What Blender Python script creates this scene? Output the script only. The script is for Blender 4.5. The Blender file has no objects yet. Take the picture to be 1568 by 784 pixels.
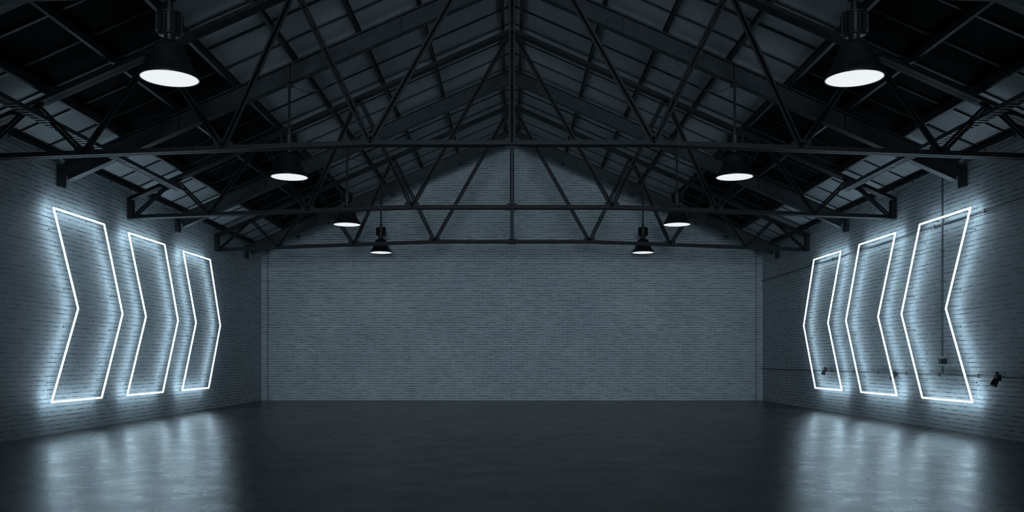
import bpy, bmesh, math, random
from mathutils import Vector, Matrix
random.seed(4)
S=bpy.context.scene
S.view_settings.view_transform='Standard'
S.view_settings.look='None'
CAM=1.5
W=9.4; D=33.2; R=8.33+CAM; T=0.441; Y0=-4.0

# ---------------- materials
def newmat(n):
    m=bpy.data.materials.new(n); m.use_nodes=True
    nt=m.node_tree; b=nt.nodes['Principled BSDF']
    return m,nt,b
def N(nt,t,**k):
    n=nt.nodes.new(t)
    for a,v in k.items(): setattr(n,a,v)
    return n
def ramp(nt,fac,stops):
    r=N(nt,'ShaderNodeValToRGB'); e=r.color_ramp.elements
    e[0].position=stops[0][0]; e[0].color=(*stops[0][1],1)
    e[1].position=stops[-1][0]; e[1].color=(*stops[-1][1],1)
    for p,c in stops[1:-1]:
        x=e.new(p); x.color=(*c,1)
    nt.links.new(fac,r.inputs[0]); return r
def noise(nt,vec,scale,detail=4,rough=.6,dist=0):
    n=N(nt,'ShaderNodeTexNoise'); n.inputs['Scale'].default_value=scale
    n.inputs['Detail'].default_value=detail; n.inputs['Roughness'].default_value=rough
    n.inputs['Distortion'].default_value=dist
    if vec is not None: nt.links.new(vec,n.inputs['Vector'])
    return n
def mul(nt,a,b,f=1,mode='MULTIPLY'):
    m=N(nt,'ShaderNodeMix',data_type='RGBA',blend_type=mode); m.inputs[0].default_value=f
    nt.links.new(a,m.inputs[6]); nt.links.new(b,m.inputs[7]); return m.outputs[2]

def brickmat(name,axis):
    m,nt,b=newmat(name); L=nt.links
    tc=N(nt,'ShaderNodeTexCoord'); sp=N(nt,'ShaderNodeSeparateXYZ'); cb=N(nt,'ShaderNodeCombineXYZ')
    L.new(tc.outputs['Object'],sp.inputs[0])
    L.new(sp.outputs[axis],cb.inputs[0]); L.new(sp.outputs[2],cb.inputs[1])
    nz=noise(nt,cb.outputs[0],3.0,3)
    ad=N(nt,'ShaderNodeVectorMath',operation='MULTIPLY_ADD')
    L.new(nz.outputs['Color'],ad.inputs[0]); ad.inputs[1].default_value=(.03,.03,0); L.new(cb.outputs[0],ad.inputs[2])
    br=N(nt,'ShaderNodeTexBrick'); L.new(ad.outputs[0],br.inputs['Vector'])
    br.inputs['Scale'].default_value=1; br.inputs['Brick Width'].default_value=.30
    br.inputs['Row Height'].default_value=.092; br.inputs['Mortar Size'].default_value=.007
    br.inputs['Mortar Smooth'].default_value=.5; br.inputs['Bias'].default_value=0
    br.inputs['Color1'].default_value=(.48,.51,.525,1); br.inputs['Color2'].default_value=(.42,.45,.465,1)
    br.inputs['Mortar'].default_value=(.33,.36,.375,1)
    big=noise(nt,cb.outputs[0],.45,5,.65)
    r1=ramp(nt,big.outputs['Fac'],[(.3,(.76,.78,.80)),(.7,(1,1,1))])
    bj=N(nt,'ShaderNodeTexBrick'); L.new(ad.outputs[0],bj.inputs['Vector'])
    bj.inputs['Scale'].default_value=1; bj.inputs['Brick Width'].default_value=40
    bj.inputs['Row Height'].default_value=.092; bj.inputs['Mortar Size'].default_value=.012
    bj.inputs['Mortar Smooth'].default_value=.3
    st=N(nt,'ShaderNodeMapping'); st.inputs['Scale'].default_value=(1.0,5,1); L.new(cb.outputs[0],st.inputs[0])
    n2=noise(nt,st.outputs[0],2.2,6,.75)
    r2=ramp(nt,n2.outputs['Fac'],[(.46,(0,0,0)),(.55,(1,1,1))])
    k=N(nt,'ShaderNodeMath',operation='MULTIPLY'); L.new(bj.outputs['Fac'],k.inputs[0]); L.new(r2.outputs[0],k.inputs[1])
    r3=ramp(nt,k.outputs[0],[(0,(1,1,1)),(1,(.22,.24,.26))])
    c=mul(nt,br.outputs['Color'],r1.outputs[0]); c=mul(nt,c,r3.outputs[0],1)
    L.new(c,b.inputs['Base Color']); b.inputs['Roughness'].default_value=.62
    sub=N(nt,'ShaderNodeMath',operation='MULTIPLY_ADD'); L.new(br.outputs['Fac'],sub.inputs[0]); sub.inputs[1].default_value=-.8
    n3=noise(nt,cb.outputs[0],14,5,.65); L.new(n3.outputs['Fac'],sub.inputs[2])
    bp=N(nt,'ShaderNodeBump'); bp.inputs['Strength'].default_value=.8; bp.inputs['Distance'].default_value=.01
    L.new(sub.outputs[0],bp.inputs['Height']); L.new(bp.outputs[0],b.inputs['Normal'])
    return m
M_bx=brickmat('painted_brick_x',0); M_by=brickmat('painted_brick_y',1)

def floormat():
    m,nt,b=newmat('polished_concrete'); L=nt.links
    tc=N(nt,'ShaderNodeTexCoord'); o=tc.outputs['Object']
    a=noise(nt,o,.35,12,.74,.3); c1=ramp(nt,a.outputs['Fac'],[(.38,(.011,.0098,.009)),(.5,(.036,.030,.0265)),(.62,(.10,.080,.067))])
    bz=noise(nt,o,1.6,10,.74,.1); c2=ramp(nt,bz.outputs['Fac'],[(.4,(.45,.45,.46)),(.58,(1,1,1))])
    c=mul(nt,c1.outputs[0],c2.outputs[0])
    L.new(c,b.inputs['Base Color'])
    rr=N(nt,'ShaderNodeMapRange'); L.new(bz.outputs['Fac'],rr.inputs[0])
    rr.inputs[1].default_value=.36; rr.inputs[2].default_value=.64; rr.inputs[3].default_value=.24; rr.inputs[4].default_value=.33
    L.new(rr.outputs[0],b.inputs['Roughness'])
    n4=noise(nt,o,34,8,.7,0)
    bp=N(nt,'ShaderNodeBump'); bp.inputs['Strength'].default_value=.25; bp.inputs['Distance'].default_value=.004
    L.new(n4.outputs['Fac'],bp.inputs['Height']); L.new(bp.outputs[0],b.inputs['Normal'])
    b.inputs['IOR'].default_value=1.4
    return m
M_floor=floormat()

def steel(name,col,rough=.45,metal=.3,var=.5,spec=.5):
    m,nt,b=newmat(name); L=nt.links
    tc=N(nt,'ShaderNodeTexCoord'); n=noise(nt,tc.outputs['Object'],5,5,.65)
    lo=tuple(x*var for x in col)
    r=ramp(nt,n.outputs['Fac'],[(.3,lo),(.7,col)]); L.new(r.outputs[0],b.inputs['Base Color'])
    b.inputs['Roughness'].default_value=rough; b.inputs['Metallic'].default_value=metal
    b.inputs['Specular IOR Level'].default_value=spec
    return m
M_steel=steel('dark_painted_steel',(.012,.014,.017),.55,0,.5,.22)
M_raft=steel('rafter_steel',(.026,.031,.036),.5,0,.5,.3)
M_pur=steel('purlin_steel',(.028,.033,.038),.5,0,.5,.3)
M_rib=steel('panel_seam',(.028,.033,.037),.5,.0,.5,.3)
M_galv=steel('galvanised',(.07,.08,.09),.45,.2)
M_pipe=steel('grey_conduit',(.09,.10,.11),.5,.1)
M_black=steel('black_plastic',(.012,.014,.016),.4,0)
M_lamp=steel('black_enamel',(.016,.018,.021),.4,.1)
def panelmat():
    m,nt,b=newmat('roof_panel'); L=nt.links
    tc=N(nt,'ShaderNodeTexCoord'); n=noise(nt,tc.outputs['Object'],.9,6,.65)
    r=ramp(nt,n.outputs['Fac'],[(.3,(.28,.29,.30)),(.7,(.39,.405,.415))]); L.new(r.outputs[0],b.inputs['Base Color'])
    b.inputs['Roughness'].default_value=.6
    return m
M_panel=panelmat()
def glassmat():
    m,nt,b=newmat('night_skylight_glass'); 
    tc=N(nt,'ShaderNodeTexCoord'); n=noise(nt,tc.outputs['Object'],2,3)
    r=ramp(nt,n.outputs['Fac'],[(.3,(.001,.001,.0015)),(.7,(.003,.0035,.004))]); nt.links.new(r.outputs[0],b.inputs['Base Color'])
    b.inputs['Roughness'].default_value=.7; b.inputs['Specular IOR Level'].default_value=.05
    return m
M_sky=glassmat()
def emit(name,col,s):
    m,nt,b=newmat(name)
    b.inputs['Base Color'].default_value=(.8,.85,.9,1)
    b.inputs['Emission Color'].default_value=(*col,1); b.inputs['Emission Strength'].default_value=s
    return m
M_neon=emit('neon_tube_glow',(.60,.84,1.0),15)
M_disc=emit('lamp_diffuser',(.97,.99,1.0),.82)

# ---------------- builder
class B:
    def __init__(s): s.bm=bmesh.new(); s.mats=[]
    def mi(s,m):
        if m not in s.mats: s.mats.append(m)
        return s.mats.index(m)
    def poly(s,vs,faces,m,smooth=False):
        i=s.mi(m); v=[s.bm.verts.new(p) for p in vs]
        for f in faces:
            fc=s.bm.faces.new([v[k] for k in f]); fc.material_index=i; fc.smooth=smooth
    def box(s,c,d,m):
        x,y,z=[k/2 for k in d]
        vs=[(c[0]+a*x,c[1]+b*y,c[2]+e*z) for a in(-1,1) for b in(-1,1) for e in(-1,1)]
        s.poly(vs,[(0,1,3,2),(4,6,7,5),(0,4,5,1),(2,3,7,6),(0,2,6,4),(1,5,7,3)],m)
    def beam(s,p,q,w,h,m,up=(0,0,1)):
        p=Vector(p);q=Vector(q);d=(q-p).normalized();u=Vector(up)
        sd=d.cross(u).normalized(); u=sd.cross(d).normalized()
        vs=[]
        for e in(p,q):
            for a,b in((-1,-1),(1,-1),(1,1),(-1,1)): vs.append(e+sd*a*w/2+u*b*h/2)
        s.poly(vs,[(0,1,2,3),(7,6,5,4),(0,4,5,1),(1,5,6,2),(2,6,7,3),(3,7,4,0)],m)
    def ibeam(s,p,q,w,h,m,t=.02,up=(0,0,1)):
        p=Vector(p);q=Vector(q);d=(q-p).normalized()
        sd=d.cross(Vector(up)).normalized();u=sd.cross(d).normalized()
        s.beam(p,q,t,h-t*2,m,up)
        s.beam(p+u*(h/2-t/2),q+u*(h/2-t/2),w,t,m,up); s.beam(p-u*(h/2-t/2),q-u*(h/2-t/2),w,t,m,up)
    def angle2(s,p,q,w,m,up=(0,0,1),t=.012,gap=.016):
        p=Vector(p);q=Vector(q);d=(q-p).normalized()
        sd=d.cross(Vector(up)).normalized();u=sd.cross(d).normalized()
        for k in(-1,1):
            s.beam(p+sd*k*(gap/2+t/2),q+sd*k*(gap/2+t/2),t,w,m,up)
            o=sd*k*(gap/2+w/2)-u*(w/2-t/2)
            s.beam(p+o,q+o,w,t,m,up)
    def cyl(s,p,q,r,m,n=12,r2=None,smooth=True):
        p=Vector(p);q=Vector(q);d=(q-p).normalized();r2=r if r2 is None else r2
        a=d.orthogonal().normalized();b=d.cross(a)
        vs=[]
        for e,rr in((p,r),(q,r2)):
            for k in range(n):
                t=2*math.pi*k/n; vs.append(e+a*math.cos(t)*rr+b*math.sin(t)*rr)
        s.poly(vs,[(k,(k+1)%n,n+(k+1)%n,n+k) for k in range(n)],m,smooth)
        for st in(0,n):
            s.poly(vs[st:st+n],[tuple(range(n))],m)
    def lathe(s,prof,c,m,n=40):
        vs=[];fs=[]
        for r,z in prof:
            for k in range(n):
                t=2*math.pi*k/n; vs.append((c[0]+r*math.cos(t),c[1]+r*math.sin(t),c[2]+z))
        for j in range(len(prof)-1):
            for k in range(n): fs.append((j*n+k,j*n+(k+1)%n,(j+1)*n+(k+1)%n,(j+1)*n+k))
        s.poly(vs,fs,m,True)
    def tube(s,pts,r,m,n=10,closed=False):
        pts=[Vector(p) for p in pts]
        L=len(pts)
        for k in range(L if closed else L-1): s.cyl(pts[k],pts[(k+1)%L],r,m,n)
        for p in pts:
            mat=Matrix.Translation(p); i=s.mi(m)
            g=bmesh.ops.create_icosphere(s.bm,subdivisions=2,radius=r*1.01,matrix=mat)
            for v in g['verts']:
                for f in v.link_faces: f.material_index=i; f.smooth=True
    def done(s,name,origin=(0,0,0)):
        bmesh.ops.recalc_face_normals(s.bm,faces=s.bm.faces)
        o=Vector(origin); bmesh.ops.translate(s.bm,verts=s.bm.verts,vec=-o)
        me=bpy.data.meshes.new(name); s.bm.to_mesh(me); s.bm.free()
        for m in s.mats: me.materials.append(m)
        ob=bpy.data.objects.new(name,me); ob.location=o; S.collection.objects.link(ob); return ob

EA=R-T*W    # eave height
# ---------------- shell
b=B(); b.box((0,(Y0+D)/2+.1,-.1),(2*W+.6,D-Y0+.5,.2),M_floor); b.done('floor')
b=B(); b.box((-W-.15,(Y0+D)/2,EA/2),(.3,D-Y0,EA),M_by); b.done('wall_left')
b=B(); b.box((W+.15,(Y0+D)/2,EA/2),(.3,D-Y0,EA),M_by); b.done('wall_right')
b=B()
pr=[(-W-.3,0),(W+.3,0),(W+.3,EA-.1),(0,R+.02),(-W-.3,EA-.1)]
vs=[(x,D,z) for x,z in pr]+[(x,D+.3,z) for x,z in pr]
b.poly(vs,[(0,1,2,3,4),(9,8,7,6,5)]+[(k,(k+1)%5,5+(k+1)%5,5+k) for k in range(5)],M_bx); b.done('wall_back')
for sx in(-1,1):
    b=B(); b.box((sx*(W-.11),D-.06,(EA)/2-.05),(.22,.12,EA-.1),M_bx); b.done('trim_1' if sx<0 else 'trim_2')
b=B()
for sx in(-1,1):
    for (xa,xb,m) in((0,5.72,M_panel),(5.72,8.05,M_sky),(8.05,W+.5,M_panel)):
        za,zb=R-T*xa,R-T*xb
        vs=[(sx*xa,Y0,za),(sx*xb,Y0,zb),(sx*xb,D+.3,zb),(sx*xa,D+.3,za)]
        vs+= [(x,y,z+.12) for x,y,z in vs]
        b.poly(vs,[(0,1,2,3),(7,6,5,4),(0,4,5,1),(1,5,6,2),(2,6,7,3),(3,7,4,0)],m)
    y=Y0+.6
    while y<D-.2:
        b.beam((0,y,R-.012),(sx*W,y,R-T*W-.012),.03,.03,M_rib)
        b.beam((0,y+.05,R-.004),(sx*W,y+.05,R-T*W-.004),.05,.012,M_black)
        y+=1.045
b.done('ceiling')
for x in(.22,1.92,3.18,4.5,5.72,6.9,8.05,9.2):
    for sx in(-1,1):
        b=B(); z=R-T*x-.085
        h=.13 if x not in(5.72,8.05) else .18
        b.ibeam((sx*x,Y0,z),(sx*x,D,z),.07,h,M_pur,.014); b.done('roof_purlin')

# ---------------- rafters
RY=[5.6,11.9,18.3,24.7,31.1]
for y in RY:
    b=B(); WE=W-.14
    for sx in(-1,1):
        zt=R-.36
        b.ibeam((0,y,zt),(sx*WE,y,zt-T*WE),.2,.36,M_raft,.022)
        b.box((sx*(W-.05),y,zt-T*W),(.08,.24,.46),M_raft)
        for x in(2.3,4.6,6.9): b.box((sx*x,y,zt-T*x),(.014,.19,.33),M_raft)
    b.box((0,y,R-.37),(.03,.22,.42),M_raft)
    b.done('steel_rafter',(0,y,0))

# ---------------- trusses
TY=[8.8,15.25,21.6,27.9]
CH=3.76+CAM
def chz(x):
    x=abs(x); return CH if x<2.45 else CH-.25*(x-2.45)/(W-2.45)
for y in TY:
    b=B()
    zt=R-.25
    top=lambda x:(x,y,zt-T*abs(x))
    bot=lambda x:(x,y,chz(x))
    for sx in(-1,1):
        WE=W-.05
        b.angle2(top(0),top(sx*WE),.12,M_steel)
        b.angle2(bot(0),bot(sx*2.45),.10,M_steel); b.angle2(bot(sx*2.45),bot(sx*(W-.02)),.10,M_steel)
        bn=[2.45,5.0,7.4]; tn=[3.75,6.15,8.25]
        seq=[(top(0),bot(sx*bn[0]))]
        for i in range(3):
            seq.append((bot(sx*bn[i]),top(sx*tn[i])))
            if i<2: seq.append((top(sx*tn[i]),bot(sx*bn[i+1])))
        seq.append((top(sx*tn[2]),bot(sx*(W-.15))))
        for p,q in seq: b.angle2(p,q,.05,M_steel,up=(0,1,0))
        for x in bn: b.box((sx*x,y,chz(x)+.04),(.34,.016,.16),M_steel)
        for x in tn: 
            p=top(sx*x); b.poly([(p[0]-.16,y-.01,p[2]+sx*.16*T-.1),(p[0]+.16,y-.01,p[2]-sx*.16*T-.1),(p[0]+.16,y-.01,p[2]-sx*.16*T+.05),(p[0]-.16,y-.01,p[2]+sx*.16*T+.05),
              (p[0]-.16,y+.01,p[2]+sx*.16*T-.1),(p[0]+.16,y+.01,p[2]-sx*.16*T-.1),(p[0]+.16,y+.01,p[2]-sx*.16*T+.05),(p[0]-.16,y+.01,p[2]+sx*.16*T+.05)],
              [(0,1,2,3),(7,6,5,4),(0,4,5,1),(1,5,6,2),(2,6,7,3),(3,7,4,0)],M_steel)
        b.box((sx*(W-.07),y,(chz(W)+zt-T*W)/2),(.12,.16,zt-T*W-chz(W)+.1),M_steel)
    b.angle2((0,y,CH),(0,y,zt),.045,M_steel,up=(0,1,0))
    b.box((0,y,CH),(.24,.016,.18),M_steel); b.box((0,y,zt-.1),(.3,.016,.26),M_steel)
    b.done('roof_truss',(0,y,0))

# ---------------- lamps
LX=4.62
def lamp(x,y):
    b=B(); z=3.80+CAM
    b.lathe([(.385,0),(.388,.02),(.378,.05),(.335,.10),(.29,.18),(.25,.27),(.215,.36),(.185,.44),(.17,.46),(.10,.47),(.085,.51),(.0,.51)],(x,y,z),M_lamp)
    b.lathe([(.385,0),(.372,.0),(.37,.012)],(x,y,z),M_lamp)
    b.lathe([(.0,.006),(.372,.006)],(x,y,z),M_disc,48)
    h=.08
    b.cyl((x,y,z+.42+h),(x,y,z+.56+h),.075,M_lamp)
    b.cyl((x,y,z+.52+h),(x,y,z+.80+h),.12,M_lamp,20)
    for k in range(16):
        a=2*math.pi*k/16; p=Vector((x+math.cos(a)*.14,y+math.sin(a)*.14,z+.54+h))
        b.beam(p,p+Vector((0,0,.24)),.012,.075,M_lamp,up=(math.cos(a),math.sin(a),0))
    b.lathe([(0,.785+h),(.16,.785+h),(.165,.805+h),(.0,.81+h)],(x,y,z),M_lamp,24)
    b.lathe([(0,.51+h),(.15,.51+h),(.15,.53+h),(.0,.53+h)],(x,y,z),M_lamp,24)
    b.cyl((x,y,z+.80+h),(x,y,z+.94+h),.045,M_lamp)
    zt=R-.36-T*abs(x)-.19
    b.cyl((x,y,z+.9+h),(x,y,zt-.02),.026,M_lamp,10)
    b.box((x,y,zt-.04),(.14,.14,.05),M_lamp)
    pts=[]
    for k in range(9):
        t=k/8; sx=1 if x>0 else -1
        xx=x-sx*t*1.2; pts.append((xx,y+.12,(zt)*(1-t)+(R-.36-T*abs(xx)-.21)*t-.22*math.sin(math.pi*t)))
    b.tube(pts,.008,M_black,6)
    b.done('high_bay_pendant_lamp',(x,y,z))
for y in RY:
    for sx in(-1,1): lamp(sx*LX,y)

# ---------------- neon chevrons
NX=W-.21
def chevron(sx,s):
    b=B(); z0=CAM-.833; z1=CAM+3.055; zm=CAM+1.098; x=sx*NX
    pts=[(x,s+.08,z1),(x,s+2.27,z1+.01),(x,s+3.21,zm),(x,s+2.15,z0),(x,s,z0),(x,s+1.08,zm)]
    b.tube(pts,.017,M_neon,12,closed=True)
    for k in range(6):
        p=Vector(pts[k]);q=Vector(pts[(k+1)%6])
        for t in(.2,.8):
            c=p.lerp(q,t); b.cyl((c.x+sx*.016,c.y,c.z),(sx*W,c.y,c.z),.005,M_pipe,8)
            b.cyl((sx*(W-.012),c.y,c.z),(sx*W,c.y,c.z),.014,M_galv,10)
    b.done('neon_chevron_sign',(x,s+1.6,zm))
for sx in(-1,1):
    for s in(17.6,21.06,24.57): chevron(sx,s)

# ---------------- conduits on right wall
def conduit(p,q,n):
    b=B(); b.cyl(p,q,.02,M_pipe,10)
    p=Vector(p);q=Vector(q)
    for k in range(n):
        c=p.lerp(q,(k+.5)/n); b.box((c.x,c.y,c.z),(.05,.05,.07) if abs(p.z-q.z)<.1 else (.05,.08,.04),M_pipe)
    b.done('electrical_conduit',p)
px=W-.03
conduit((px,4,CAM+2.97),(px,D-.15,CAM+2.97),14)
conduit((px,4,CAM-.31),(px,D-.15,CAM-.31),18)
conduit((px-.045,19.1,CAM+.09),(px-.045,19.1,CAM+4.0),6)
conduit((px-.045,19.1,CAM-.29),(px-.045,19.1,CAM-.11),1)
def outlet(y,z,s=1.0):
    b=B(); x=W-.055
    b.box((x-.04,y,z+.05*s),(.08,.12*s,.12*s),M_black)
    b.cyl((x-.06,y,z+.02),(x-.13*s,y,z-.11*s),.055*s,M_black,18,.07*s)
    b.cyl((x-.05,y,z+.09*s),(x-.05,y,z+.16*s),.03,M_black,10)
    b.done('industrial_wall_socket',(x,y,z))
outlet(16.9,CAM-.38,1.0); outlet(21.45,CAM-.38,.85); outlet(26.2,CAM-.33,.85)
b=B(); b.box((W-.05,19.15,CAM-.02),(.1,.17,.12),M_black); b.box((W-.105,19.15,CAM-.02),(.01,.12,.08),M_black)
b.done('junction_box',(W,19.15,CAM))

# ---------------- perforated cable trays
for sx in(-1,1):
    b=B(); x=8.05; z=R-T*x-.64
    for k in(-.1,.1): b.beam((sx*(x+k),Y0,z),(sx*(x+k),21.5,z),.012,.08,M_galv)
    y=Y0+.1
    while y<21.4: b.box((sx*x,y,z-.035),(.2,.09,.008),M_galv); y+=.16
    b.done('cable_tray',(sx*x,0,z))

# ---------------- light
w=bpy.data.worlds.new('World'); S.world=w; w.use_nodes=True
bg=w.node_tree.nodes['Background']; bg.inputs[0].default_value=(.65,.83,1,1); bg.inputs[1].default_value=.03
ld=bpy.data.lights.new('added_fill_spot','SPOT'); ld.energy=14800; ld.color=(.67,.86,1); ld.spot_size=math.radians(40); ld.spot_blend=1; ld.shadow_soft_size=2.6  # unseen fill spot added behind the camera to brighten back wall and roof
lo=bpy.data.objects.new('added_fill_spot',ld); lo.location=(0,-12,3.6); S.collection.objects.link(lo)
lo.rotation_euler=(Vector((0,D,4.4))-Vector(lo.location)).to_track_quat('-Z','Y').to_euler()

# ---------------- camera
cd=bpy.data.cameras.new('camera'); cd.sensor_width=36; cd.lens=31; cd.shift_y=.102; cd.clip_end=200
co=bpy.data.objects.new('camera',cd); co.location=(0,0,CAM); co.rotation_euler=(math.pi/2,0,0); S.collection.objects.link(co); S.camera=co
